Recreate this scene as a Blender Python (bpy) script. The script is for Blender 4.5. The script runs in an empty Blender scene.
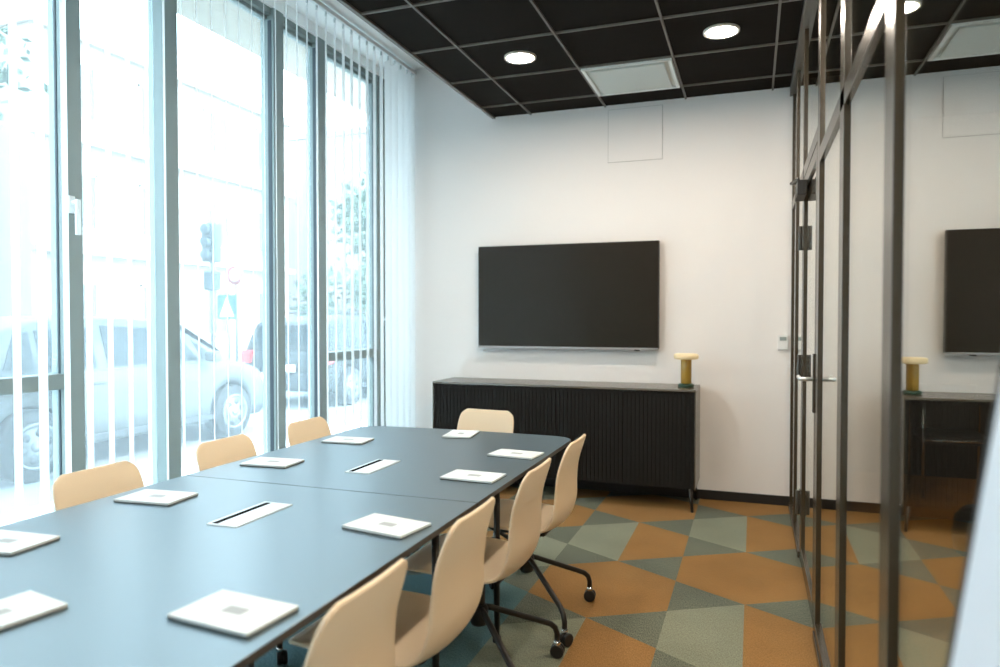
import bpy, bmesh, math, random
from mathutils import Vector, Matrix
random.seed(7)
PI = math.pi
col = bpy.context.scene.collection
sc = bpy.context.scene

# ------------------------------------------------------------------ materials
M = {}
def mat(name, base, rough=.5, metal=0., spec=.5, noise=None, bump=None, emit=None, emit_s=0., coat=0.):
    m = bpy.data.materials.new(name); m.use_nodes = True
    nt = m.node_tree; b = nt.nodes['Principled BSDF']
    b.inputs['Base Color'].default_value = (*base, 1)
    b.inputs['Roughness'].default_value = rough
    b.inputs['Metallic'].default_value = metal
    b.inputs['Specular IOR Level'].default_value = spec
    b.inputs['Coat Weight'].default_value = coat
    if emit:
        b.inputs['Emission Color'].default_value = (*emit, 1)
        b.inputs['Emission Strength'].default_value = emit_s
    if noise or bump:
        tc = nt.nodes.new('ShaderNodeTexCoord')
    if noise:                                   # (scale, amount)
        n = nt.nodes.new('ShaderNodeTexNoise'); n.inputs['Scale'].default_value = noise[0]
        n.inputs['Detail'].default_value = 4
        nt.links.new(tc.outputs['Object'], n.inputs['Vector'])
        r = nt.nodes.new('ShaderNodeValToRGB')
        a = noise[1]
        r.color_ramp.elements[0].position = .3; r.color_ramp.elements[1].position = .7
        r.color_ramp.elements[0].color = (*[c*(1-a) for c in base], 1)
        r.color_ramp.elements[1].color = (*[min(1, c*(1+a)) for c in base], 1)
        nt.links.new(n.outputs['Fac'], r.inputs['Fac'])
        nt.links.new(r.outputs['Color'], b.inputs['Base Color'])
    if bump:                                    # (scale, strength)
        n2 = nt.nodes.new('ShaderNodeTexNoise'); n2.inputs['Scale'].default_value = bump[0]
        nt.links.new(tc.outputs['Object'], n2.inputs['Vector'])
        bp = nt.nodes.new('ShaderNodeBump'); bp.inputs['Strength'].default_value = bump[1]
        bp.inputs['Distance'].default_value = .002
        nt.links.new(n2.outputs['Fac'], bp.inputs['Height'])
        nt.links.new(bp.outputs['Normal'], b.inputs['Normal'])
    M[name] = m
    return m

def glass_mat(name, r0, dust_haze=0., dust_haze_col=(1, 1, 1), tint=(1, 1, 1), power=5.):
    m = bpy.data.materials.new(name); m.use_nodes = True
    nt = m.node_tree; nt.nodes.clear(); N = nt.nodes.new; L = nt.links.new
    out = N('ShaderNodeOutputMaterial')
    tr = N('ShaderNodeBsdfTransparent'); tr.inputs['Color'].default_value = (*tint, 1)
    gl = N('ShaderNodeBsdfGlossy'); gl.inputs['Roughness'].default_value = 0.0
    gl.inputs['Color'].default_value = (.98, .99, .97, 1)
    g = N('ShaderNodeNewGeometry')
    dt = N('ShaderNodeVectorMath'); dt.operation = 'DOT_PRODUCT'
    L(g.outputs['Normal'], dt.inputs[0]); L(g.outputs['Incoming'], dt.inputs[1])
    ab = N('ShaderNodeMath'); ab.operation = 'ABSOLUTE'; L(dt.outputs['Value'], ab.inputs[0])
    s1 = N('ShaderNodeMath'); s1.operation = 'SUBTRACT'; s1.inputs[0].default_value = 1; L(ab.outputs[0], s1.inputs[1])
    pw = N('ShaderNodeMath'); pw.operation = 'POWER'; pw.inputs[1].default_value = power; L(s1.outputs[0], pw.inputs[0])
    ma = N('ShaderNodeMath'); ma.operation = 'MULTIPLY_ADD'; ma.inputs[1].default_value = 1-r0; ma.inputs[2].default_value = r0
    L(pw.outputs[0], ma.inputs[0])
    mx = N('ShaderNodeMixShader'); L(ma.outputs[0], mx.inputs[0]); 
    if dust_haze > 0:
        tl = N('ShaderNodeBsdfTranslucent'); tl.inputs['Color'].default_value = (*dust_haze_col, 1)
        md = N('ShaderNodeMixShader'); md.inputs[0].default_value = dust_haze
        L(tr.outputs[0], md.inputs[1]); L(tl.outputs[0], md.inputs[2]); L(md.outputs[0], mx.inputs[1])
    else:
        L(tr.outputs[0], mx.inputs[1])
    L(gl.outputs[0], mx.inputs[2]); L(mx.outputs[0], out.inputs['Surface'])
    M[name] = m
    return m

def slat_mat(name):
    m = bpy.data.materials.new(name); m.use_nodes = True
    nt = m.node_tree; nt.nodes.clear(); N = nt.nodes.new; L = nt.links.new
    out = N('ShaderNodeOutputMaterial')
    df = N('ShaderNodeBsdfDiffuse'); df.inputs['Color'].default_value = (.92, .92, .91, 1)
    tl = N('ShaderNodeBsdfTranslucent'); tl.inputs['Color'].default_value = (.96, .95, .94, 1)
    tp = N('ShaderNodeBsdfTransparent')
    a = N('ShaderNodeMixShader'); a.inputs[0].default_value = .62; L(df.outputs[0], a.inputs[1]); L(tl.outputs[0], a.inputs[2])
    b = N('ShaderNodeMixShader'); b.inputs[0].default_value = .16; L(a.outputs[0], b.inputs[1]); L(tp.outputs[0], b.inputs[2])
    L(b.outputs[0], out.inputs['Surface'])
    M[name] = m
    return m

def carpet_mat(name, c1, c2):
    m = bpy.data.materials.new(name); m.use_nodes = True
    nt = m.node_tree; b = nt.nodes['Principled BSDF']; N = nt.nodes.new; L = nt.links.new
    b.inputs['Roughness'].default_value = .95; b.inputs['Specular IOR Level'].default_value = .15
    tc = N('ShaderNodeTexCoord'); mp = N('ShaderNodeMapping'); mp.inputs['Scale'].default_value = (260, 90, 1)
    L(tc.outputs['Object'], mp.inputs['Vector'])
    n = N('ShaderNodeTexNoise'); n.inputs['Scale'].default_value = 1; n.inputs['Detail'].default_value = 3
    L(mp.outputs[0], n.inputs['Vector'])
    n3 = N('ShaderNodeTexNoise'); n3.inputs['Scale'].default_value = 2.2; n3.inputs['Detail'].default_value = 3
    L(tc.outputs['Object'], n3.inputs['Vector'])
    r = N('ShaderNodeValToRGB'); r.color_ramp.elements[0].position = .35; r.color_ramp.elements[1].position = .65
    r.color_ramp.elements[0].color = (*c1, 1); r.color_ramp.elements[1].color = (*c2, 1)
    L(n.outputs['Fac'], r.inputs['Fac'])
    mr = N('ShaderNodeMapRange'); mr.inputs['To Min'].default_value = .9; mr.inputs['To Max'].default_value = 1.1
    mr.inputs['From Min'].default_value = .3; mr.inputs['From Max'].default_value = .7
    L(n3.outputs['Fac'], mr.inputs['Value'])
    vm = N('ShaderNodeVectorMath'); vm.operation = 'SCALE'; L(r.outputs[0], vm.inputs[0]); L(mr.outputs[0], vm.inputs['Scale'])
    L(vm.outputs[0], b.inputs['Base Color'])
    bp = N('ShaderNodeBump'); bp.inputs['Strength'].default_value = .35; bp.inputs['Distance'].default_value = .003
    L(n.outputs['Fac'], bp.inputs['Height']); L(bp.outputs[0], b.inputs['Normal'])
    M[name] = m
    return m

mat('wall_paint', (.82, .80, .785), .85, spec=.2, bump=(180, .06))
mat('upper_paint', (.92, .91, .89), .85, spec=.2)
mat('trim_black', (.012, .012, .012), .45)
mat('ceiling_tile', (.014, .012, .010), .95, spec=.1, noise=(300, .25))
mat('ceiling_bar', (.15, .135, .115), .5)
mat('vent_white', (.62, .66, .63), .6)
mat('vent_edge', (.80, .82, .80), .5)
carpet_mat('carpet_orange', (.20, .108, .036), (.31, .172, .065))
carpet_mat('carpet_green', (.15, .165, .12), (.25, .265, .20))
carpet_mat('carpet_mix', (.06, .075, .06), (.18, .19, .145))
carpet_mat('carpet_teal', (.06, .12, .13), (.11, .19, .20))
carpet_mat('carpet_brown', (.25, .12, .035), (.34, .175, .055))
mat('steel_dark', (.045, .040, .030), .38, metal=.0, spec=.7)
mat('steel_bronze', (.040, .031, .019), .25).node_tree.nodes['Principled BSDF'].inputs['IOR'].default_value = 1.65
mat('window_frame', (.215, .25, .24), .45)
mat('window_seal', (.02, .03, .04), .5)
mat('handle_white', (.75, .78, .78), .4)
mat('table_top', (.034, .070, .092), .35, spec=.5, bump=(240, .05)).node_tree.nodes['Principled BSDF'].inputs['IOR'].default_value = 2.2
mat('table_edge', (.030, .022, .018), .5)
mat('black_metal', (.012, .011, .010), .42)
mat('black_plastic', (.012, .012, .012), .5)
mat('slot_black', (.003, .003, .003), .95, spec=.0)
mat('chrome', (.75, .76, .77), .18, metal=1)
mat('brushed_steel', (.62, .64, .64), .4, metal=.8)
mat('port_lid', (.68, .72, .73), .4, metal=.2)
mat('shell', (.93, .77, .56), .42, spec=.4)
m_ = M['shell']; nt_ = m_.node_tree
tl_ = nt_.nodes.new('ShaderNodeBsdfTranslucent'); tl_.inputs['Color'].default_value = (.97, .86, .72, 1)
mx_ = nt_.nodes.new('ShaderNodeMixShader'); mx_.inputs[0].default_value = .30
nt_.links.new(nt_.nodes['Principled BSDF'].outputs[0], mx_.inputs[1]); nt_.links.new(tl_.outputs[0], mx_.inputs[2])
nt_.links.new(mx_.outputs[0], nt_.nodes['Material Output'].inputs['Surface'])
mat('paper', (.68, .735, .75), .6)
mat('cover_dark', (.02, .035, .035), .5)
mat('cover_print', (.36, .39, .40), .6)
mat('cover_line', (.58, .61, .61), .6)
mat('cab_black', (.0075, .007, .006), .6, spec=.25)
mat('cab_lit', (.085, .072, .052), .26).node_tree.nodes['Principled BSDF'].inputs['IOR'].default_value = 2.1  # wall reflection on sideboard top and sides put into a lighter brown
mat('screen', (.018, .014, .009), .25, spec=.25)
mat('bezel', (.02, .018, .016), .35)
mat('bezel_silver', (.42, .40, .38), .35, metal=.6)
mat('lamp_green', (.02, .06, .035), .3)
mat('lamp_amber', (.42, .25, .035), .3, spec=.6)
mat('lamp_shade', (.72, .60, .38), .5, emit=(1., .74, .36), emit_s=.07)
mat('led', (1, 1, 1), .5, emit=(1, .86, .71), emit_s=100)
mat('hall_fill_led', (1, 1, 1), .5, emit=(1, .76, .50), emit_s=170)
mat('light_ring', (.8, .74, .66), .4)
mat('thermo_white', (.78, .79, .78), .5)
mat('thermo_lcd', (.28, .34, .33), .3)
mat('hatch_gap', (.32, .32, .30), .8)
mat('board_white', (.66, .72, .79), .35)
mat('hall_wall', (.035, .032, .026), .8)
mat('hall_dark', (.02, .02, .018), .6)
mat('pavement', (.72, .72, .70), .9, noise=(3, .08))
mat('asphalt', (.20, .21, .215), .95, noise=(8, .15))
mat('car_silver', (.085, .093, .094), .5, spec=.25)
mat('car_grey', (.03, .035, .036), .5, spec=.25)
mat('car_glass', (.012, .02, .023), .15, spec=.25)
mat('tyre', (.015, .018, .02), .8)
mat('rim', (.17, .18, .18), .35, metal=.5)
mat('rubber_trim', (.03, .035, .04), .7)
mat('red_lens', (.65, .05, .05), .25)
mat('clear_lens', (.8, .82, .84), .15)
mat('plate_white', (.9, .9, .88), .4)
mat('facade_cream', (.34, .29, .25), .9)
mat('facade_white', (.42, .40, .375), .9)
mat('facade_pink', (.34, .29, .26), .9)
mat('facade_glass', (.09, .105, .105), .2)
mat('soffit', (.36, .30, .24), .9)
mat('leaf', (.06, .09, .06), .8)
mat('bark', (.16, .12, .09), .9)
mat('signal_box', (.03, .045, .05), .6)
mat('sign_blue', (.02, .085, .17), .5)
mat('sign_red', (.30, .05, .045), .5)
mat('sign_white', (.88, .88, .88), .5)
mat('pole_grey', (.12, .13, .13), .5)
mat('lens_dark', (.02, .02, .02), .4)
mat('art_dark', (.05, .045, .04), .6)
mat('art_pale', (.5, .48, .44), .7)
glass_mat('partition_glass', .10, tint=(.93, .94, .91), power=3.2)
glass_mat('window_glass', .05, dust_haze=.06, dust_haze_col=(.88, .95, 1.0), tint=(.90, .965, .985))  # translucent share paints glare haze over the outside view, beside pane dirt
slat_mat('slat')

# ------------------------------------------------------------------ mesh helpers
class MB:
    def __init__(s): s.bm = bmesh.new()
    def face(s, pts, mi=0):
        f = s.bm.faces.new([s.bm.verts.new(p) for p in pts]); f.material_index = mi; return s
    def box(s, x0, x1, y0, y1, z0, z1, mi=0, mtx=None):
        v = [Vector((x, y, z)) for x in (x0, x1) for y in (y0, y1) for z in (z0, z1)]
        if mtx is not None: v = [mtx @ p for p in v]
        b = [s.bm.verts.new(p) for p in v]
        for q in ((0, 1, 3, 2), (4, 6, 7, 5), (0, 4, 5, 1), (2, 3, 7, 6), (0, 2, 6, 4), (1, 5, 7, 3)):
            f = s.bm.faces.new([b[i] for i in q]); f.material_index = mi
        return s
    def tube(s, pts, r, seg=12, mi=0, cap=True):
        pts = [Vector(p) for p in pts]; n = len(pts)
        rr = r if isinstance(r, (list, tuple)) else [r]*n
        rings = []; up = None
        for i, p in enumerate(pts):
            t = (pts[min(i+1, n-1)] - pts[max(i-1, 0)]).normalized()
            if up is None:
                up = Vector((0, 0, 1)) if abs(t.z) < .9 else Vector((1, 0, 0))
            a = t.cross(up).normalized(); b = a.cross(t).normalized(); up = b
            rings.append([s.bm.verts.new(p + (a*math.cos(2*PI*k/seg) + b*math.sin(2*PI*k/seg))*rr[i]) for k in range(seg)])
        for i in range(n-1):
            for k in range(seg):
                f = s.bm.faces.new([rings[i][k], rings[i][(k+1) % seg], rings[i+1][(k+1) % seg], rings[i+1][k]])
                f.material_index = mi; f.smooth = True
        if cap:
            for rg, rev in ((rings[0], True), (rings[-1], False)):
                f = s.bm.faces.new(rg[::-1] if rev else rg); f.material_index = mi
        return s
    def lathe(s, prof, cx=0, cy=0, seg=32, mi=0, axis='z', cz=0, rib=0., nrib=0):
        rings = []
        for (r, z) in prof:
            ring = []
            for k in range(seg):
                a = 2*PI*k/seg; rr = r*(1 + (rib*math.cos(nrib*a) if rib else 0))
                if axis == 'z': p = (cx + rr*math.cos(a), cy + rr*math.sin(a), cz+z)
                elif axis == 'x': p = (cx + z, cy + rr*math.cos(a), cz + rr*math.sin(a))
                else: p = (cx + rr*math.cos(a), cy + z, cz + rr*math.sin(a))
                ring.append(s.bm.verts.new(p))
            rings.append(ring)
        for i in range(len(prof)-1):
            for k in range(seg):
                f = s.bm.faces.new([rings[i][k], rings[i][(k+1) % seg], rings[i+1][(k+1) % seg], rings[i+1][k]])
                f.material_index = mi; f.smooth = True
        for rg in (rings[0][::-1], rings[-1]):
            try:
                f = s.bm.faces.new(rg); f.material_index = mi
            except Exception: pass
        return s
    def prism(s, outline, z0, z1, mi=0, mside=None):
        b = [s.bm.verts.new((x, y, z0)) for x, y in outline]; t = [s.bm.verts.new((x, y, z1)) for x, y in outline]
        n = len(outline)
        f = s.bm.faces.new(t); f.material_index = mi
        f = s.bm.faces.new(b[::-1]); f.material_index = mi if mside is None else mside
        for i in range(n):
            f = s.bm.faces.new([b[i], b[(i+1) % n], t[(i+1) % n], t[i]]); f.material_index = mi if mside is None else mside
        return s
    def build(s, name, mats, parent=None, loc=None, bevel=0, smooth=False, subsurf=0, solid=0):
        bmesh.ops.recalc_face_normals(s.bm, faces=s.bm.faces)
        me = bpy.data.meshes.new(name); s.bm.to_mesh(me); s.bm.free()
        o = bpy.data.objects.new(name, me); col.objects.link(o)
        for m in (mats if isinstance(mats, (list, tuple)) else [mats]): me.materials.append(M[m] if isinstance(m, str) else m)
        if parent: o.parent = parent
        if loc: o.location = loc
        if smooth:
            for p in me.polygons: p.use_smooth = True
        if solid:
            d = o.modifiers.new('solid', 'SOLIDIFY'); d.thickness = solid; d.offset = 0
        if bevel:
            d = o.modifiers.new('bevel', 'BEVEL'); d.width = bevel; d.segments = 2; d.limit_method = 'ANGLE'; d.angle_limit = .7
        if subsurf:
            d = o.modifiers.new('sub', 'SUBSURF'); d.levels = subsurf; d.render_levels = subsurf
        return o

def tag(o, label=None, cat=None, group=None, kind=None):
    if label: o['label'] = label
    if cat: o['category'] = cat
    if group: o['group'] = group
    if kind: o['kind'] = kind
    return o
def empty(name, loc=(0, 0, 0), rz=0):
    o = bpy.data.objects.new(name, None); col.objects.link(o); o.location = loc; o.rotation_euler = (0, 0, rz)
    o.empty_display_size = .1
    return o
KIDS = {}
def copy_tree(o, parent=None):
    c = o.copy(); col.objects.link(c); c.parent = parent
    for ch in [x for x in bpy.data.objects if x.parent == o and x.name != c.name]: copy_tree(ch, c)
    return c
def rounded(w, d, r, seg=8, cx=0, cy=0):
    pts = []
    for sx, sy, a0 in ((1, 1, 0), (-1, 1, PI/2), (-1, -1, PI), (1, -1, 3*PI/2)):
        for k in range(seg+1):
            a = a0 + PI/2*k/seg
            pts.append((cx + sx*(w/2-r) + r*math.cos(a), cy + sy*(d/2-r) + r*math.sin(a)))
    return pts

# ------------------------------------------------------------------ room constants
CH = 1.34; D = 5.43; CZ = 2.96; UZ = 3.44
XW = -2.95; XG = .266; YF = -1.7
XC = -2.0       # edge of the lowered ceiling

# ---- floor carpet: planks .3325 wide with slanted joints
def build_floor():
    mb = MB(); W = .333; x0 = -.028
    def wide(y0, k): return y0 + .395*k
    # columns: index i covers x0+(i-1)*W .. x0+i*W ; i=0 -> (-.361..-.028)
    def emit(xl, xr, poly_l, poly_r, mi):
        pts = [(xl, y) for y in poly_l] + [(xr, y) for y in reversed(poly_r)]
        out = []
        for p in pts:
            p = (p[0], min(max(p[1], YF), D), 0)
            if not out or (abs(p[0]-out[-1][0]) + abs(p[1]-out[-1][1]) > 1e-5): out.append(p)
        if len(out) > 2 and (abs(out[0][0]-out[-1][0]) + abs(out[0][1]-out[-1][1])) < 1e-5: out.pop()
        if len(out) > 2:
            area = 0
            for a, b in zip(out, out[1:]+out[:1]): area += a[0]*b[1]-b[0]*a[1]
            if abs(area) > 1e-5: mb.face(out, mi)
    rnd = random.Random(3)
    for i in range(-8, 2):
        xl = x0 + (i-1)*W; xr = xl + W
        if xr < XW - .1: continue
        xl = max(xl, XW-.12)
        widthleft = (i % 2 == 0)       # even columns: wide joints on the left edge, points on the right
        if i >= 1 and xr > XG: xr = xr   # runs under the glass partition
        for k in range(-9, 4):
            yc = 5.045 + .785*k - (.39 if (i//2) % 2 else 0)
            h = .195
            # triangle with wide side on even boundaries
            mt = 2
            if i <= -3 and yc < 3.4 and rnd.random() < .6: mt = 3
            ptp = yc
            if widthleft:
                emit(xl, xr, [yc-h, yc+h], [ptp, ptp], mt)
                body_l = [yc+h, yc+.785-h]; body_r = [yc, yc+.785]
            else:
                emit(xl, xr, [ptp, ptp], [yc-h, yc+h], mt)
                body_l = [yc, yc+.785]; body_r = [yc+h, yc+.785-h]
            m = 0
            ym = yc + .39
            if i == 0: m = 1 if (k % 2 == 1) else 0
            elif i == -2: m = 1 if k % 2 == 1 else 0
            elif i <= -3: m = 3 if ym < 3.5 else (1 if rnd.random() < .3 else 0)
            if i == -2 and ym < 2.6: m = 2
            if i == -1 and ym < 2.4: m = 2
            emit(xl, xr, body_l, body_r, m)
    mb.box(XW-.15, .64, YF, D, -.05, -.001, 0)
    o = mb.build('floor', ['carpet_orange', 'carpet_green', 'carpet_mix', 'carpet_teal'])
    for p in o.data.polygons:
        if abs(p.normal.z) > .9 and p.normal.z < 0 and p.center.z > -.0005: p.flip()
    tag(o, kind='structure')
build_floor()
hf = MB().box(.64, 4.2, YF, 6.9, -.05, -.001).box(.30, .64, D, 6.9, -.05, -.001).build('floor', 'carpet_brown')
tag(hf, kind='structure')

# ---- walls
tag(MB().box(XW-.15, .62, D, D+.12, -.05, 3.6).build('wall_back', 'wall_paint'), kind='structure')
tag(MB().box(XW-.15, 4.3, YF-.12, YF, -.05, 3.6).build('wall_front', 'wall_paint'), kind='structure')
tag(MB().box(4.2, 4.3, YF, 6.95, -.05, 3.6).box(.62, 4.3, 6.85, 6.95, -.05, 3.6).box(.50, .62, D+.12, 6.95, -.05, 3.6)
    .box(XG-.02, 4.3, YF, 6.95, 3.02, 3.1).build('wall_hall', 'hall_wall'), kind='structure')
wl = MB()
wl.box(XW-.20, XW, YF, D, 3.36, UZ+.05)             # head over the windows
wl.box(XW-.20, XW, 5.385, D, -.05, 3.36)
wl.box(XW-.20, XW, YF, -.9, -.05, 3.36)
tag(wl.build('wall_left', 'upper_paint'), kind='structure')
cu = MB().box(XW-.2, XC+.04, YF, D, UZ, UZ+.05).build('ceiling', 'upper_paint')
tag(cu, kind='structure')

# ---- lowered tiled ceiling
ce = MB()
ce.box(XC, XG+.05, YF, D, CZ+.012, CZ+.05)
ce.box(XC-.004, XC+.012, YF, D, CZ, UZ)             # fascia down to the tiles
co = ce.build('ceiling', 'ceiling_tile'); tag(co, kind='structure')
gb = MB(); t = .0065
xs = [.12-.6*i for i in range(4)]; ys = []
y = 5.13
while y > YF: ys.append(y); y -= .595
for x in xs: gb.box(x-t, x+t, YF, D, CZ, CZ+.012)
for yy in ys: gb.box(XC, XG+.03, yy-t, yy+t, CZ+.0005, CZ+.0125)
gb.box(XC-.006, XC+.018, YF, D, CZ-.003, CZ+.03)    # perimeter angles
g = gb.build('ceiling_grid', 'ceiling_bar', parent=co)

# downlights
def downlight(x, y, label):
    t_ = empty('ceiling_light', (x, y, CZ+.012))
    tag(t_, label, 'ceiling light', 'round recessed downlights in the dark ceiling')
    MB().lathe([(.083, -.002), (.085, -.012), (.100, -.012), (.101, .002), (.083, .002)], seg=40).build('trim_ring', 'light_ring', t_)
    MB().lathe([(.0, -.009), (.082, -.009), (.082, -.004), (.0, -.004)], seg=40).build('diffuser', 'led', t_)
downlight(-1.38, 4.235, 'round recessed downlight above the television, the left of the two glowing ones')
downlight(-.18, 4.235, 'round recessed downlight between the white ceiling panel and the glass partition')
downlight(-1.38, 2.45, 'round recessed downlight over the middle of the table, left row')
downlight(-.18, 2.45, 'round recessed downlight over the chairs beside the glass, right row')
downlight(-1.38, .665, 'round recessed downlight over the near end of the table, left row')
downlight(-.18, .665, 'round recessed downlight nearest the camera, right row')

# square white ceiling panel
v = empty('ceiling_vent', (-.78, 4.8325, CZ))
tag(v, 'square white framed vent panel set in the dark tiled ceiling', 'ceiling vent')
f = MB()
for a in ((-.288, .288, -.286, -.262), (-.288, .288, .262, .286), (-.288, -.264, -.262, .262), (.264, .288, -.262, .262)):
    f.box(a[0], a[1], a[2], a[3], -.010, .012)
f.build('frame', 'vent_edge', v, bevel=.002)
MB().box(-.238, .238, -.236, .236, -.014, -.004).box(-.264, .264, -.262, .262, .002, .012).build('panel', 'vent_white', v, bevel=.002)

# hatch, thermostat, baseboard
h_ = empty('access_hatch', (-.853, D, 2.735)); tag(h_, 'square white access hatch flush in the wall above the television', 'hatch')
MB().box(-.206, .206, -.003, .0, -.202, .202).build('frame', 'hatch_gap', h_)
MB().box(-.2035, .2035, -.006, -.003, -.1995, .1995).box(-.186, -.182, -.009, -.006, -.09, -.06).build('door', 'wall_paint', h_)
th = empty('thermostat', (.203, D, 1.168)); tag(th, 'small white wall thermostat with grey display beside the glass door', 'thermostat')
MB().box(-.035, .035, -.018, 0, -.052, .052).build('housing', 'thermo_white', th, bevel=.003)
MB().box(-.022, .022, -.0195, -.018, .012, .038).build('display', 'thermo_lcd', th)
bb = MB().box(XW, .62, D-.012, D, 0, .068).build('baseboard_back', 'trim_black', bevel=.001); tag(bb, kind='structure')

# framed picture behind the viewer, only mirrored in the screen
pf = empty('framed_picture', (-1.5, YF, 1.75)); tag(pf, 'framed picture on the wall facing the television', 'picture')
MB().box(-.3, .3, 0, .03, -.4, .4).build('frame', 'art_dark', pf); MB().box(-.26, .26, .03, .034, -.36, .36).build('print', 'art_pale', pf)

# ------------------------------------------------------------------ windows
muls = [(-.9, -.82), (.05, .14), (1.0, 1.1), (2.38, 2.465), (2.955, 3.055), (3.875, 3.98), (4.375, 4.49), (5.215, 5.385)]
n = 1
XO = XW - .105
for i in range(len(muls)-1):
    y0 = muls[i][1]; y1 = muls[i+1][0]; m1 = muls[i+1]
    w = empty('window_%d' % n, (0, 0, 0)); tag(w, kind='structure'); n += 1
    tall = i not in (2, 6)
    fr = MB()
    fr.box(XO, XW, m1[0], m1[1], 0, 3.36)
    fr.box(XO, XW-.02, y0, y1, 3.315, 3.36).box(XO, XW-.05, y0, y1, 3.29, 3.315)
    fr.box(XO, XW-.02, y0, y1, 0, .07)
    if not tall: fr.box(XO, XW-.015, y0, y1, 1.015, 1.085)
    if i == 0: fr.box(XO, XW, muls[0][0], muls[0][1], 0, 3.36)
    fr.build('frame', 'window_frame', w, bevel=.004)
    se = MB()
    if i != 3: se.box(*((XO+.045, XO+.056) if i == 2 else (XW-.045, XW-.018)), y1-.003, y1+.001, .07, 3.28)
    se.box(XO+.042, XO+.05, y0-.001, y0+.004, .07, 3.28)
    se.build('seal', 'window_seal', w)
    MB().box(XO+.03, XO+.036, y0+.001, y1-.001, .03, 3.30).build('pane', 'window_glass', w)
    if i in (2, 6):
        hy = (m1[0]+m1[1])/2 if i == 2 else m1[0]+.1
        hz = 1.86 if i == 2 else 1.32
        h = MB(); h.box(XW, XW+.012, hy-.035, hy-.005, hz-.04, hz+.04)
        h.tube([(XW+.01, hy-.02, hz+.01), (XW+.045, hy-.02, hz+.01)], .009)
        h.box(XW+.036, XW+.052, hy-.03, hy-.008, hz-.14, hz+.022)
        h.build('handle', 'handle_white', w, bevel=.003)

# ------------------------------------------------------------------ vertical blind
vb = empty('vertical_blind', (-2.7, 0, 0))
tag(vb, 'white vertical blind with narrow slats hanging from a track before the tall windows', 'blind')
tb = MB().box(-.014, .014, -.6, D-.01, 3.388, 3.418)
tb.build('track', 'thermo_white', vb, bevel=.003)
ang = math.radians(39.3)
yy = 1.96 - .1068*20
while yy < D-.04:
    a = ang + math.radians(random.uniform(-2.0, 2.0)) + (math.radians(14) if yy > 4.93 else 0)
    dx, dy = -math.sin(a), math.cos(a); nx, ny = dy, -dx
    w2 = .062; s = MB(); prev = None
    for seg in range(7):
        u = -1 + 2*seg/6; b = .0035*(1-u*u)
        px, py = dx*w2*u + nx*b, dy*w2*u + ny*b
        if prev: s.face([(prev[0], prev[1], .04), (px, py, .04), (px, py, 3.36), (prev[0], prev[1], 3.36)])
        prev = (px, py)
    o = s.build('slat', 'slat', vb, loc=(0, min(yy, D-.075), 0), smooth=True)
    MB().box(-.006, .006, -.004, .004, 3.355, 3.386).build('carrier', 'cover_line', o)
    yy += .1068

# ------------------------------------------------------------------ glass partition
wr = empty('wall_right', (0, 0, 0)); tag(wr, kind='structure')
posts = [(-.93, .10), (-.10, .10), (.73, .10), (1.553, .105), (2.37, .105), (3.20, .11), (4.19, .07), (4.89, .07), (D-.05, .05)]
PF = XG - .0125; PB = XG + .0125
for (y0, w_) in posts:
    MB().box(PF, PB, y0, y0+w_, .0, CZ).build('post', ['steel_bronze'], wr, bevel=.002)
MB().box(PF-.02, PB+.02, YF, D, 2.905, CZ).build('rail', 'steel_dark', wr, bevel=.002)
MB().box(PF, PB, YF, 3.2, 1.985, 2.045).build('rail', 'steel_bronze', wr, bevel=.002)
MB().box(PF, PB, 3.31, D, 2.10, 2.16).build('rail', 'steel_bronze', wr, bevel=.002)
MB().box(PF-.01, PB+.01, YF, 3.2, .0, .035).box(PF-.004, PB+.004, YF, 3.2, .035, .07).build('rail', 'steel_bronze', wr, bevel=.002)
MB().box(PF-.01, PB+.01, 4.26, D, .0, .035).build('rail', 'steel_bronze', wr, bevel=.002)
def pane(y0, y1, z0, z1, par=wr, x=XG):
    MB().box(x-.0025, x+.0025, y0, y1, z0, z1).build('glass_pane', 'partition_glass', par)
ed = [YF] + [p[0] for p in posts]
for j, (y0, w_) in enumerate(posts[:-1]):
    a = y0 + w_; b = posts[j+1][0]
    if j == 5:
        pane(a, b, 2.16, 2.905); continue
    if j < 5:
        pane(a, b, .07, 1.985); pane(a, b, 2.045, 2.905)
    else:
        pane(a, b, .035, 2.10); pane(a, b, 2.16, 2.905)

dr = empty('door_1', (0, 0, 0)); tag(dr, kind='structure')
ya, yb = 3.32, 4.18
d = MB().box(PF, PB, ya, ya+.05, .01, 2.09).box(PF, PB, yb-.05, yb, .01, 2.09)
d.box(PF, PB, ya+.05, yb-.05, 2.03, 2.09).box(PF, PB, ya+.05, yb-.05, .01, .09)
d.build('door_frame', 'steel_bronze', dr, bevel=.002)
MB().box(XG-.0025, XG+.0025, ya+.05, yb-.05, .09, 2.03).build('glass_pane', 'partition_glass', dr)
for hz in (1.775, 1.075, .33):
    MB().box(PF-.006, PF, 4.13, 4.25, hz-.06, hz+.06).tube([(PF-.014, 4.19, hz-.065), (PF-.014, 4.19, hz+.065)], .012).build('hinge', 'steel_dark', dr, bevel=.001)
MB().box(PF-.045, PF, 3.92, 4.16, 1.97, 2.045).build('closer', 'black_plastic', dr, bevel=.004)
MB().tube([(PF-.03, 4.06, 2.045), (PF-.035, 4.06, 2.075), (PF-.06, 4.25, 2.085), (PF-.012, 4.42, 2.115)], .008).build('closer_arm', 'black_metal', dr)
MB().box(PF-.008, PF, 3.325, 3.365, .93, 1.185).build('lock_plate', 'steel_bronze', dr, bevel=.002)
MB().tube([(PF, 3.345, 1.075), (PF-.052, 3.345, 1.075), (PF-.058, 3.352, 1.075), (PF-.058, 3.47, 1.075)], .009).build('lever_handle', 'brushed_steel', dr)
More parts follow.
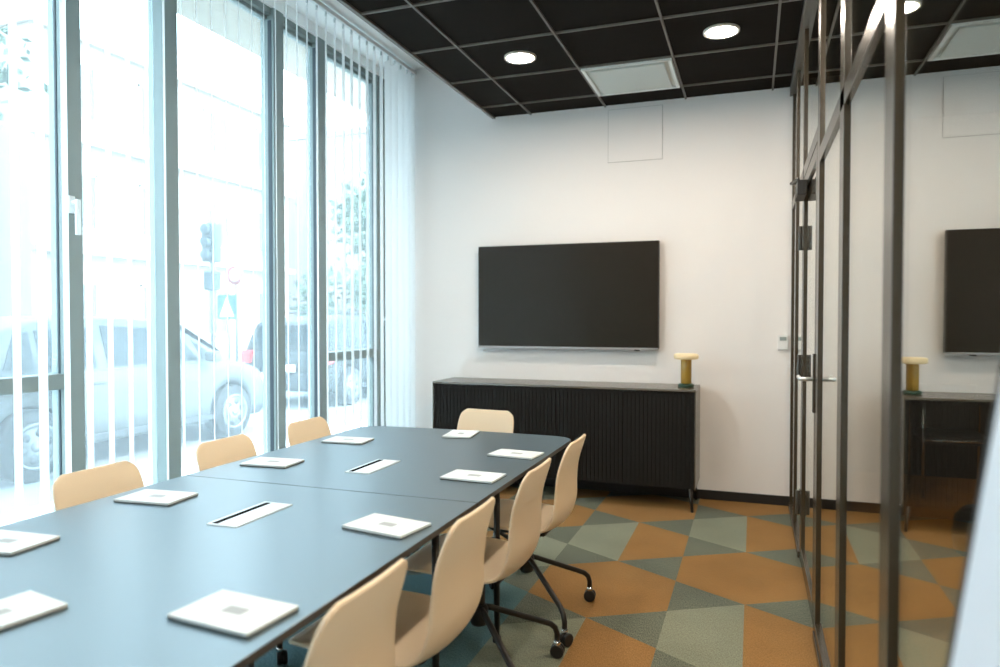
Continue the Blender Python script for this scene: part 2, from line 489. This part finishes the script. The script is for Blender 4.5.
MB().tube([(PB, 3.345, 1.075), (PB+.052, 3.345, 1.075), (PB+.058, 3.352, 1.075), (PB+.058, 3.47, 1.075)], .009).build('lever_handle', 'brushed_steel', dr)

# white board leaning on the glass beside the camera
lb = empty('leaning_board', (.046, .42, 0)); lb.rotation_euler = (0, math.radians(7.9), 0)
tag(lb, 'large white board with thin dark edge leaning on the glass partition', 'board')
MB().box(0, .012, -.46, .375, .003, 1.40).build('board', 'board_white', lb, bevel=.002)
MB().box(-.001, .013, .375, .383, .0, 1.404).box(-.001, .013, -.468, -.46, 0, 1.404).box(-.001, .013, -.46, .375, 1.40, 1.408).build('edge_band', 'black_plastic', lb)

# ------------------------------------------------------------------ conference table
TX0, TX1, TY0, TY1 = -2.04, -.84, .76, 3.50
tc_ = empty('conference_table', (-1.44, 2.13, 0))
tag(tc_, 'long dark conference table in two halves with rounded far corners', 'table')
def top_outline(y0, y1, round_far, ins=0.):
    w = .60-ins; pts = []
    r = .14
    a, b = y0-2.13+(ins if not round_far else .0), y1-2.13-(ins if round_far else .0)
    if round_far:
        pts += [(-w, a), (w, a), (w, b-.12)]
        for k in range(9):
            t_ = PI/2*k/8; pts.append((w-r+r*math.cos(t_), b-.12+.10*math.sin(t_)))
        pts.append((0, b+.0))
        for k in range(9):
            t_ = PI/2+PI/2*k/8; pts.append((-w+r+r*math.cos(t_), b-.12+.10*math.sin(t_)))
    else:
        pts += [(w, b), (-w, b), (-w, a+.12)]
        for k in range(9):
            t_ = PI+PI/2*k/8; pts.append((-w+r+r*math.cos(t_), a+.12+.10*math.sin(t_)))
        pts.append((0, a))
        for k in range(9):
            t_ = 3*PI/2+PI/2*k/8; pts.append((w-r+r*math.cos(t_), a+.12+.10*math.sin(t_)))
    return pts
for (y0, y1, rf) in ((TY0, 2.1285, False), (2.1315, TY1, True)):
    tt = MB().prism(top_outline(y0, y1, rf), .722, .740, 0, 1)
    tt.build('tabletop', ['table_top', 'table_edge'], tc_, bevel=.002)
    MB().prism(top_outline(y0, y1, rf, .03), .712, .7215, 0).build('underside', 'table_edge', tc_)
for lx, sx in ((.45, 1), (-.43, -1)):
    for ly in ((.93, 1.53, 2.13, 2.73) if sx > 0 else (.93, 1.56, 2.18, 2.80)):
        L_ = MB().tube([(lx, ly-2.13, .712), (lx, ly-2.13, .02)], [.013, .012], seg=14)
        L_.box(lx-.04, lx+.04, ly-2.13-.04, ly-2.13+.04, .704, .712)
        L_.lathe([(.018, 0), (.018, .02)], cx=lx, cy=ly-2.13, seg=14)
        L_.build('leg', 'black_metal', tc_)
for cy_ in (-1.14, .60): MB().box(-.42, .42, cy_, cy_+.02, .66, .704).build('crossbar', 'black_metal', tc_)

def cable_port(y, label):
    o = empty('cable_port', (-1.44, y, .740)); tag(o, label, 'cable port', 'silver cable flaps in the table')
    MB().box(-.053, .053, -.132, .132, 0, .0025).build('frame', 'port_lid', o)
    MB().box(-.020, .049, -.127, .127, .0025, .0035).build('lid', 'port_lid', o, bevel=.001)
    MB().box(-.042, -.021, -.122, .122, .0022, .0032).build('slot', 'slot_black', o)
cable_port(1.77, 'silver cable flap in the near half of the table')
cable_port(2.51, 'silver cable flap in the far half of the table')

# ------------------------------------------------------------------ booklets
def make_booklet():
    b = empty('booklet')
    MB().box(-.105, .105, -.0725, .0725, 0, .0035).build('back_cover', 'cover_dark', b, bevel=.0008)
    MB().box(-.104, .104, -.0715, .0715, .0035, .0105).build('pages', 'paper', b)
    MB().box(-.105, .105, -.0725, .0725, .0105, .0125).build('front_cover', 'paper', b, bevel=.0006)
    p = MB()
    p.prism(rounded(.052, .030, .004, 3, .004, 0), .0125, .0127)
    p.build('cover_emblem', 'cover_print', b)
    l = MB()
    for q in range(7):
        if q in (2, 3, 4): continue
        l.box(-.085, .085, -.055+.0183*q-.0012, -.055+.0183*q+.0012, .0125, .01265)
    l.build('cover_lines', 'cover_line', b)
    return b
bk0 = make_booklet()
bks = [(-.985, 1.155, -5, 'white booklet on the right table side, nearest the camera'),
       (-.985, 1.79, -10, 'white booklet on the right table side, second from the camera'),
       (-.985, 2.46, -3, 'white booklet on the right table side, just past the seam'),
       (-.972, 2.925, -6, 'white booklet on the right table side, nearest the far corner'),
       (-1.862, 1.818, 5, 'white booklet on the window side, before the nearest visible window chair'),
       (-1.862, 2.42, 4, 'white booklet on the window side, before the middle window chair'),
       (-1.853, 2.985, 4, 'white booklet on the window side, before the farthest window chair'),
       (-1.865, 1.315, 4, 'white booklet on the window side, cut off by the left picture edge'),
       (-1.405, 3.34, -82, 'white booklet at the far table end before the end chair'),
       (-1.42, .975, 80, 'white booklet corner at the near table end, bottom left')]
for i, (x, y, a, lab) in enumerate(bks):
    o = bk0 if i == 0 else copy_tree(bk0)
    o.scale = (1, 1, .75); o.location = (x, y, .7402); o.rotation_euler = (0, 0, math.radians(a))
    tag(o, lab, 'booklet', 'white booklets laid out on the table')

# ------------------------------------------------------------------ chairs
def catmull(P, n):
    out = []; m = len(P)
    for i in range(m-1):
        p0 = P[max(i-1, 0)]; p1 = P[i]; p2 = P[i+1]; p3 = P[min(i+2, m-1)]
        for k in range(n):
            t = k/n
            out.append(tuple(.5*((2*p1[j]) + (-p0[j]+p2[j])*t + (2*p0[j]-5*p1[j]+4*p2[j]-p3[j])*t*t + (-p0[j]+3*p1[j]-3*p2[j]+p3[j])*t**3) for j in range(len(p1))))
    out.append(P[-1]); return out
def make_chair():
    c = empty('swivel_chair')
    # x, z, half width, side curl toward the sitter
    P = [(.262, .430, .150, .000), (.250, .440, .190, .002), (.215, .448, .212, .004), (.120, .445, .222, .008), (.010, .436, .225, .012),
         (-.090, .424, .222, .018), (-.150, .432, .214, .026), (-.188, .468, .203, .030), (-.206, .530, .192, .028),
         (-.205, .600, .184, .024), (-.208, .680, .180, .018), (-.222, .745, .177, .012), (-.234, .788, .164, .008), (-.242, .812, .128, .004)]
    C = catmull(P, 3); nu = 20; s = MB(); rows = []
    for i, (x, z, w, cu) in enumerate(C):
        a = C[max(i-1, 0)]; b = C[min(i+1, len(C)-1)]
        t = Vector((b[0]-a[0], 0, b[1]-a[1])).normalized()
        nrm = Vector((-t.z, 0, t.x))
        if nrm.z < 0 and i < len(C)/2: nrm = -nrm
        # normal towards the sitter: up on the seat, forward on the back
        nrm = Vector((abs(t.z), 0, abs(t.x)))
        row = []
        for k in range(nu+1):
            u = -1+2*k/nu
            us = math.sin(u*PI/2)*.35 + u*.65
            lift = cu*abs(us)**2.2
            row.append(s.bm.verts.new(Vector((x, us*w, z)) + nrm*lift))
        rows.append(row)
    for i in range(len(rows)-1):
        for k in range(nu):
            fc = s.bm.faces.new([rows[i][k], rows[i][k+1], rows[i+1][k+1], rows[i+1][k]]); fc.smooth = True
    s.build('seat_shell', 'shell', c, smooth=True, solid=.012, subsurf=1)
    b = MB().box(-.11, .10, -.085, .085, .385, .414)
    b.build('seat_plate', 'black_plastic', c, bevel=.01)
    MB().tube([(0, 0, .39), (0, 0, .20)], .022, seg=18).lathe([(.030, 0), (.034, .01), (.034, .06), (.026, .075)], cz=.20, seg=20).build('column', 'black_metal', c)
    for q in range(4):
        a = PI/4 + PI/2*q; ca, sa = math.cos(a), math.sin(a); R = .335
        pr = [(.02, .262), (.05, .252), (.27, .158), (.305, .142), (.325, .124), (R, .098), (R, .050)]
        leg = MB().tube([(r*ca, r*sa, z) for r, z in pr], .0115, seg=12).build('leg', 'black_metal', c)
        wv = MB(); cx, cy = R*ca, R*sa
        ta = a + math.radians(70 + 35*q)
        tx, ty = math.cos(ta), math.sin(ta)
        mtx = Matrix.Translation((cx+.008*ty, cy-.008*tx, .0275)) @ Matrix.Rotation(ta, 4, 'Z')
        for sgn in (-1, 1):
            pts = [mtx @ Vector((0, sgn*d_, 0)) for d_ in (.004, .006, .017, .020)]
            wv.tube(pts, [.0245, .0270, .0270, .022], seg=20)
        wv.tube([mtx @ Vector((0, -.006, 0)), mtx @ Vector((0, .006, 0))], .024, seg=16)
        wv.build('castor', 'black_plastic', leg)
        MB().lathe([(.0125, 0), (.014, .004), (.014, .014), (.011, .018)], cx=cx, cy=cy, cz=.052, seg=16).build('castor_cap', 'chrome', leg)
    return c
ch0 = make_chair()
# local +x is the way the sitter faces
chairs = [(-.955, 3.03, 180, 'cream shell swivel chair beside the glass, farthest from the camera by the black cabinet', 'cream chairs on the glass side of the table'),
          (-.955, 2.44, 180, 'cream shell swivel chair on the glass side, second from the far end', 'cream chairs on the glass side of the table'),
          (-.955, 1.82, 180, 'cream shell swivel chair on the glass side, second from the camera', 'cream chairs on the glass side of the table'),
          (-.955, 1.25, 180, 'cream shell swivel chair nearest the camera, cut off at the bottom', 'cream chairs on the glass side of the table'),
          (-1.95, 3.11, 0, 'cream shell swivel chair before the windows, farthest of the window row', 'cream chairs on the window side of the table'),
          (-1.95, 2.50, 0, 'cream shell swivel chair before the windows, middle of the window row', 'cream chairs on the window side of the table'),
          (-1.95, 1.86, 0, 'cream shell swivel chair before the windows, nearest at the picture left', 'cream chairs on the window side of the table'),
          (-1.46, 3.57, -96, 'cream shell swivel chair at the far table end before the black cabinet', 'chair at the head of the table')]
for i, (x, y, a, lab, gr) in enumerate(chairs):
    o = ch0 if i == 0 else copy_tree(ch0)
    o.location = (x, y, 0); o.rotation_euler = (0, 0, math.radians(a))
    tag(o, lab, 'chair', gr)
    if i == 7:                                  # its swivel base stands turned by an eighth
        for ch in [x for x in bpy.data.objects if x.parent == o and x.name.startswith('leg')]: ch.rotation_euler = (0, 0, PI/4)

# ------------------------------------------------------------------ sideboard
sb = empty('sideboard', (-1.355, 5.2, 0)); tag(sb, 'long black ribbed sideboard on thin legs against the back wall', 'sideboard')
hw = .985
MB().box(-hw, hw, -.18, .215, .164, .832).build('body', 'cab_black', sb, bevel=.002)
MB().box(-hw-.006, hw+.006, -.205, .218, .832, .848).build('top', 'cab_lit', sb, bevel=.002)
MB().box(hw-.001, hw+.006, -.200, .218, .155, .832).build('side_panel', 'cab_lit', sb, bevel=.001)
MB().box(-hw-.006, -hw+.001, -.200, .218, .155, .832).build('side_panel', 'cab_lit', sb, bevel=.001)
dw = 2*hw/4
for i in range(4):
    x0 = -hw + i*dw + .002; x1 = x0 + dw - .004
    m = MB().box(x0, x1, -.190, -.181, .162, .828)
    nr = 17; st = (x1-x0)/nr
    for k in range(nr):
        xa = x0 + k*st; m.box(xa+.002, xa+st-.002, -.195, -.190, .162, .828)
    m.build('door', 'cab_black', sb, bevel=.0015)
for sx in (-1, 1):
    for yy_ in (-.178, .18):
        MB().tube([(sx*(hw-.03), yy_, .160), (sx*(hw-.015), yy_-.01*(1 if yy_ < 0 else -1), .0)], [.016, .009], seg=12).build('leg', 'black_metal', sb)
MB().tube([(0, 0, .165), (0, 0, 0)], [.016, .010], seg=12).build('leg', 'black_metal', sb)

# table lamp on sideboard
lp = empty('table_lamp', (-.447, 5.20, .848)); tag(lp, 'small portable lamp with cream disc shade and ribbed amber stem on green base', 'table lamp')
MB().lathe([(0, 0), (.052, 0), (.056, .006), (.056, .018), (.050, .024), (0, .024)], seg=40).build('base', 'lamp_green', lp)
MB().lathe([(.030, .024), (.036, .030), (.036, .196), (.033, .200)], seg=72, rib=.035, nrib=18).build('stem', 'lamp_amber', lp)
MB().lathe([(0, .198), (.070, .198), (.083, .203), (.086, .212), (.086, .226), (.083, .235), (.070, .239), (0, .239)], seg=48).build('lamp_shade', 'lamp_shade', lp)

# television
tv = empty('television', (-1.382, 5.39, 1.513)); tag(tv, 'large flat black television mounted on the back wall', 'television')
MB().box(-.722, .722, -.030, .012, -.405, .406).build('housing', 'bezel', tv, bevel=.003)
MB().box(-.716, .716, -.0325, -.0300, -.396, .401).build('screen', 'screen', tv)
MB().box(-.722, .722, -.034, -.029, -.411, -.397).build('lower_bezel', 'bezel_silver', tv, bevel=.001)
MB().box(.54, .58, -.030, -.010, -.420, -.411).build('sensor', 'black_plastic', tv)
MB().box(-.3, .3, .012, .039, -.2, .2).build('wall_bracket', 'black_metal', tv)

# ------------------------------------------------------------------ hall beyond the glass
hc = empty('armchair', (1.44, 6.25, 0)); tag(hc, 'dark armchair on thin chrome legs seen through the glass partition', 'armchair')
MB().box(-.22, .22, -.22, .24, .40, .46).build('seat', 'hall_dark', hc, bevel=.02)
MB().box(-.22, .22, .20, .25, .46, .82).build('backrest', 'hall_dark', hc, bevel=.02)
for sx in (-1, 1):
    MB().tube([(sx*.24, -.24, 0), (sx*.24, -.24, .64), (sx*.24, -.20, .67), (sx*.24, .20, .67), (sx*.24, .24, .64), (sx*.24, .24, 0)], .010, seg=10).build('leg_frame', 'chrome', hc)
MB().tube([(-.24, -.22, .43), (.24, -.22, .43)], .009).build('crossbar', 'chrome', hc)
po = empty('pouf', (1.27, 4.6, 0)); tag(po, 'round dark pouf on the brown carpet beyond the glass', 'pouf')
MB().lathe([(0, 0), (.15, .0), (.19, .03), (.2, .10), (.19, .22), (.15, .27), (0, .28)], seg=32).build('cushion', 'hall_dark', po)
MB().lathe([(.201, .13), (.204, .135), (.201, .14)], seg=32).build('seam', 'black_plastic', po)
for (lx, ly) in ((1.3, .8), (1.35, 2.7), (3.2, 2.0), (3.3, 5.6)):  # lamps added out of view to brighten the hall carpet and chair backs
    t_ = empty('hall_fill_light', (lx, ly, 3.02)); tag(t_, 'unseen fill light added in the hall ceiling beyond the glass', 'ceiling light', 'added fill lights in the hall beyond the glass')
    MB().lathe([(.083, -.002), (.085, -.012), (.100, -.012), (.101, .0), (.083, .0)], seg=32).build('trim_ring', 'light_ring', t_)
    MB().lathe([(.0, -.009), (.082, -.009), (.082, -.004), (.0, -.004)], seg=32).build('diffuser', 'hall_fill_led', t_)

# ------------------------------------------------------------------ outside
GZ = -.06
gd = MB().box(-4.95, XW-.15, -14, 60, GZ-.1, GZ+.02, 0)
tag(gd.build('ground', 'pavement'), kind='structure')
tag(MB().box(-40, -4.95, -14, 60, GZ-.12, GZ-.02).build('ground', 'asphalt'), kind='structure')
tag(MB().box(-3.95, XW-.2, -3, 30, 3.55, 3.75).build('trim_1', 'soffit'), kind='structure')

def make_car(name, X, Y0, body, label, roof=1.44, length=3.95, wb=2.48, oh=.70, suv=False):
    """car facing +Y, rear bumper at Y0, centre line at X, local origin on the ground"""
    c = empty(name, (X, Y0, GZ-.02)); tag(c, label, 'car')
    hwid = .84; rw, fw = oh, oh+wb; R = .315
    def interp(t, pts):
        for (a, b), (c_, d_) in zip(pts, pts[1:]):
            if t <= c_: return b + (d_-b)*(t-a)/(c_-a)
        return pts[-1][1]
    belt = [(0, .62), (.06, .86), (.25, .92), (1.2, .93), (2.75, .91), (3.0, .93), (3.45, .84), (3.80, .70), (length, .48)]
    low = [(0, .36), (.1, .25), (length-.15, .22), (length, .32)]
    s = MB(); st = []; N = 90
    for i in range(N+1):
        y_ = length*i/N
        taper = 1 - .16*max(0, (y_-(length-.7))/.7)**2 - .12*max(0, (.45-y_)/.45)**2
        zb = interp(y_, belt); zl = interp(y_, low)
        for wy in (rw, fw):
            d2 = (R+.045)**2 - (y_-wy)**2
            if d2 > 0: zl = max(zl, R-.01+math.sqrt(d2))
        zl = min(zl, zb-.03); w = hwid*taper
        prof = [(w*.96, zl), (w, zl+(zb-zl)*.35), (w*1.0, zl+(zb-zl)*.7), (w*.97, zb-.02), (w*.90, zb), (0, zb+.035)]
        st.append([s.bm.verts.new((sx*px, y_, pz)) for sx, pr in ((1, prof), (-1, prof[-2::-1])) for px, pz in pr])
    m = len(st[0])
    for i in range(N):
        for k in range(m-1):
            fc = s.bm.faces.new([st[i][k], st[i][k+1], st[i+1][k+1], st[i+1][k]]); fc.smooth = True
        s.bm.faces.new([st[i][m-1], st[i][0], st[i+1][0], st[i+1][m-1]])
    s.bm.faces.new(st[0]); s.bm.faces.new(st[-1][::-1])
    s.build('body', body, c)
    rf = roof
    topl = [(.10, .93), (.38 if not suv else .22, rf-.12), (.75, rf-.03), (1.35, rf), (2.0, rf-.03), (2.35, rf-.11), (3.05, .95)]
    g = MB(); st = []
    ys_ = [topl[0][0] + (topl[-1][0]-topl[0][0])*i/40 for i in range(41)]
    for y_ in ys_:
        zt = interp(y_, topl); k_ = (zt-.9)/(rf-.9)
        wb_ = hwid*.93; wt = hwid*(.93-.17*k_)
        st.append([g.bm.verts.new(p) for p in ((wb_, y_, .89), (wt, y_, zt-.03), (wt*.9, y_, zt), (0, y_, zt+.015), (-wt*.9, y_, zt), (-wt, y_, zt-.03), (-wb_, y_, .89))])
    for i in range(40):
        for k in range(6):
            fc = g.bm.faces.new([st[i][k], st[i][k+1], st[i+1][k+1], st[i+1][k]]); fc.smooth = True
    g.bm.faces.new(st[0]); g.bm.faces.new(st[-1][::-1])
    g.build('cabin', body, c)
    # side windows laid on the cabin flanks
    def flank(y_, z_):
        k_ = (z_-.89)/(interp(y_, topl)-.03-.89+1e-6); kk = (interp(y_, topl)-.9)/(rf-.9)
        wb_ = hwid*.93; wt = hwid*(.93-.17*kk)
        return wb_ + (wt-wb_)*k_ + .006
    for sx in (-1, 1):
        for poly in ([(.34, .98), (.62, .96), (.62, rf-.13), (.48, rf-.17)], [(.68, .96), (1.24, .95), (1.24, rf-.10), (.68, rf-.13)],
                     [(1.36, .95), (2.55, .95), (2.30, rf-.17), (2.08, rf-.13), (1.36, rf-.09)], [(2.62, .95), (2.84, .95), (2.50, rf-.26)]):
            q = MB()
            ins = [(y_, z_) for y_, z_ in poly]
            a = [q.bm.verts.new((sx*flank(y_, z_), y_, z_)) for y_, z_ in ins]
            b = [q.bm.verts.new((sx*(flank(y_, z_)-.02), y_, z_)) for y_, z_ in ins]
            q.bm.faces.new(a); q.bm.faces.new(b[::-1])
            for k in range(len(a)): q.bm.faces.new([a[k], a[(k+1) % len(a)], b[(k+1) % len(a)], b[k]])
            q.build('side_window', 'car_glass', c)
    q = MB().face([(-.62, .10+.05, .99), (.62, .15, .99), (.56, .30 if not suv else .205, rf-.16), (-.56, .30 if not suv else .205, rf-.16)])
    q.build('rear_window', 'car_glass', c, loc=(0, -.03, 0), solid=.01)
    q = MB().face([(-.68, 2.98, 1.0), (.68, 2.98, 1.0), (.60, 2.45, rf-.12), (-.60, 2.45, rf-.12)])
    q.build('windscreen', 'car_glass', c, loc=(0, .03, .02), solid=.01)
    for sx in (-1, 1):
        for wy in (rw, fw):
            w_ = MB(); xx = sx*(hwid-.09)
            w_.lathe([(.20, -.10), (R-.02, -.10), (R, -.07), (R, .07), (R-.02, .10), (.20, .10)], cx=xx, cy=wy, cz=R, seg=36, axis='x')
            wo = w_.build('wheel', 'tyre', c)
            r_ = MB(); xo = xx + sx*.104
            r_.lathe([(.185, -.01), (.205, .0), (.205, .012), (.180, .012), (.180, -.01)], cx=xo, cy=wy, cz=R, seg=36, axis='x')
            r_.lathe([(.0, -.01), (.05, -.01), (.05, .012), (.0, .012)], cx=xo, cy=wy, cz=R, seg=20, axis='x')
            r_.lathe([(.0, -.012), (.19, -.012), (.19, .004), (.0, .004)], cx=xo, cy=wy, cz=R, seg=36, axis='x')
            for q_ in range(6):
                a = 2*PI*q_/6+.3; r_.lathe([(.0, -.014), (.036, -.014), (.036, .006), (.0, .006)], cx=xo, cy=wy+.12*math.cos(a), cz=R+.12*math.sin(a), seg=14, axis='x', mi=1)
            r_.build('rim', ['rim', 'rubber_trim'], wo)
        MB().box(sx*(hwid-.02), sx*(hwid+.008), 1.10, 1.26, .80, .825).build('door_handle', body, c, bevel=.004)
        MB().box(sx*(hwid-.02), sx*(hwid+.004), 1.02, 2.75, .26, .33).build('side_trim', 'rubber_trim', c, bevel=.01)
        MB().box(sx*(hwid+.0), sx*(hwid+.15), 2.55, 2.68, .93, 1.05).build('wing_mirror', body, c, bevel=.03)
        MB().box(sx*(hwid-.24), sx*(hwid-.03), -.015, .24, .70, .90).build('tail_light', 'red_lens', c, bevel=.02)
        MB().box(sx*(hwid-.26), sx*(hwid-.10), length-.28, length-.08, .60, .72).build('headlight', 'clear_lens', c, bevel=.03)
        if suv:
            MB().tube([(sx*.58, .5, rf+.03), (sx*.58, .6, rf+.06), (sx*.58, 1.8, rf+.06), (sx*.58, 1.9, rf+.02)], .015).build('roof_rail', 'rubber_trim', c)
    MB().box(-.78, .78, -.05, .12, .28, .56).build('rear_bumper', body if not suv else 'rubber_trim', c, bevel=.04)
    MB().box(-.28, .28, -.065, -.045, .58, .69).build('licence_plate', 'plate_white', c, bevel=.003)
    MB().box(-.72, .72, length-.10, length+.05, .26, .50).build('front_bumper', body, c, bevel=.04)
    return c
make_car('car', -6.66, 3.82, 'car_silver', 'pale silver hatchback parked directly outside the windows', oh=.55, length=3.80)
make_car('car', -7.0, 9.35, 'car_grey', 'grey estate car with roof rails parked beyond the silver hatchback', roof=1.46, suv=True, length=4.3)

def building(X1, Y0, Y1, H_, matn, label, floors=3, bay=2.6, face='x', depth=8):
    b = empty('building', (X1, Y0, GZ)); tag(b, label, 'building')
    L_ = Y1-Y0
    m = MB()
    m.box(-depth, 0, 0, L_, 0, H_).box(-depth, .25, -.1, L_+.1, H_, H_+.25)
    for fz in range(1, floors): m.box(0, .35, 0, L_, fz*3.1+.1, fz*3.1+.28)
    m.build('wall', matn, b)
    nb = int(L_/bay)
    for fz in range(floors):
        for k in range(nb):
            y_ = (k+.5)*L_/nb
            q = MB().box(-.02, .05, y_-.62, y_-.55, fz*3.1+.85, fz*3.1+2.45).box(-.02, .05, y_+.55, y_+.62, fz*3.1+.85, fz*3.1+2.45)
            q.box(-.02, .05, y_-.62, y_+.62, fz*3.1+2.38, fz*3.1+2.45).box(-.02, .07, y_-.62, y_+.62, fz*3.1+.80, fz*3.1+.87).box(-.02, .045, y_-.03, y_+.03, fz*3.1+.87, fz*3.1+2.38)
            w_ = q.build('window', 'facade_white', b)
            MB().box(-.03, .02, y_-.55, y_+.55, fz*3.1+.87, fz*3.1+2.38).build('pane', 'facade_glass', w_)
    return b
building(-17, -6, 11, 9.4, 'facade_white', 'pale apartment building across the street behind the silver hatchback', bay=2.9)
building(-18, 13.5, 24.5, 9.2, 'facade_cream', 'cream street building behind the traffic light', bay=2.6)
building(-15, 27, 44, 9.4, 'facade_pink', 'pinkish building far down the street by the trees', bay=2.8)

# traffic light with signs
tl = empty('traffic_light', (-10.0, 11.2, GZ)); tag(tl, 'traffic light on a grey pole at the crossing outside', 'traffic light')
MB().tube([(0, 0, 0), (0, 0, 3.5)], .05).build('pole', 'pole_grey', tl)
MB().box(-.14, .14, -.14, .10, 2.50, 3.25).build('signal_head', 'signal_box', tl, bevel=.02)
for zz in (3.12, 2.88, 2.63):
    MB().lathe([(0, -.16), (.085, -.16), (.085, -.14), (0, -.14)], cz=zz, seg=20, axis='y').build('lens', 'lens_dark', tl)
    MB().lathe([(.09, -.24), (.10, -.14)], cz=zz, cx=0, seg=20, axis='y').build('visor', 'signal_box', tl, solid=.006)
MB().box(-.12, .12, -.12, .10, 1.95, 2.32).build('pedestrian_signal', 'signal_box', tl, bevel=.02)
rs = empty('road_sign', (-10.0, 11.85, GZ)); tag(rs, 'round white road sign with red ring beside the traffic light', 'road sign')
MB().tube([(0, .03, 0), (0, .03, 2.45)], .03).build('pole', 'pole_grey', rs)
MB().lathe([(0, -.02), (.20, -.02), (.20, 0), (0, 0)], cz=2.28, seg=32, axis='y').build('disc', 'sign_red', rs)
MB().lathe([(0, -.026), (.125, -.026), (.125, -.02), (0, -.02)], cz=2.28, seg=32, axis='y').build('disc_centre', 'sign_white', rs)
bs = empty('crossing_sign', (-9.6, 11.15, GZ)); tag(bs, 'square blue crossing sign with white triangle under the traffic light', 'road sign')
MB().tube([(0, .03, 0), (0, .03, 1.9)], .03).build('pole', 'pole_grey', bs)
MB().box(-.22, .22, -.02, 0, 1.38, 1.85).build('panel', 'sign_blue', bs)
MB().face([(-.17, -.024, 1.43), (.17, -.024, 1.43), (0, -.024, 1.80)]).build('triangle', 'sign_white', bs, solid=.004)

def tree(X, Y, h, r, label, nleaf=1500, low=1.5, lsize=.09):
    t_ = empty('street_tree', (X, Y, GZ)); tag(t_, label, 'tree')
    rr = random.Random(int(X*10+Y*7))
    tb_ = MB().tube([(0, 0, 0), (.05, .03, h*.5), (0, 0, h*.8)], [.11, .08, .03])
    br = []
    for k in range(10):
        a = rr.uniform(0, 2*PI); z0 = rr.uniform(low, h*.75)
        e = (r*.75*math.cos(a), r*.75*math.sin(a), z0+rr.uniform(.3, .9)); br.append(e)
        tb_.tube([(0, 0, z0), (e[0]*.5, e[1]*.5, z0+.3), e], [.035, .02, .008], seg=6)
    tb_.build('trunk', 'bark', t_)
    lf = MB()
    for k in range(nleaf):
        c_ = rr.choice(br); q = [c_[j] + rr.gauss(0, r*.28) for j in range(3)]
        a = Vector((rr.uniform(-1, 1), rr.uniform(-1, 1), rr.uniform(-1, 1))).normalized(); b_ = a.orthogonal().normalized()
        q = Vector(q); L2 = lsize*rr.uniform(.6, 1.3)
        lf.face([q-a*L2, q+b_*L2*.45, q+a*L2, q-b_*L2*.45])
    lf.build('foliage', 'leaf', t_)
tree(-9.2, 16.6, 5.0, 1.3, 'slim leafy street tree seen through the far window', 1500, 2.4, .11)
tree(-8.4, 13.2, 2.4, .8, 'low bushy tree beside the grey parked car', 900, .7, .09)
tree(-5.6, 3.45, 4.2, .55, 'leafy branches of a street tree high in the left window', 260, 2.7, .055)

# ------------------------------------------------------------------ world, camera
w = bpy.data.worlds.new('World'); sc.world = w; w.use_nodes = True
nt = w.node_tree; bg = nt.nodes['Background']
bg.inputs['Color'].default_value = (.68, .87, 1.0, 1); bg.inputs['Strength'].default_value = 4.1
sun = bpy.data.lights.new('sun', 'SUN'); sun.energy = 3.0; sun.angle = math.radians(2); sun.color = (1, .95, .88)
so = bpy.data.objects.new('sun', sun); col.objects.link(so); so.rotation_euler = (0, math.radians(50), math.radians(18))

cam = bpy.data.cameras.new('camera'); co_ = bpy.data.objects.new('camera', cam); col.objects.link(co_)
cam.sensor_width = 36; cam.lens = 707.31*36/1000; cam.clip_start = .02; cam.clip_end = 300
co_.location = (0, 0, CH)
co_.rotation_euler = (math.radians(90-1.243), 0, math.radians(19.675))
cam.dof.use_dof = True; cam.dof.focus_distance = 3.4; cam.dof.aperture_fstop = 2.0
sc.camera = co_
sc.view_settings.view_transform = 'Standard'; sc.view_settings.look = 'None'
sc.view_settings.gamma = 1; sc.view_settings.use_curve_mapping = False
sc.view_settings.exposure = 1.46
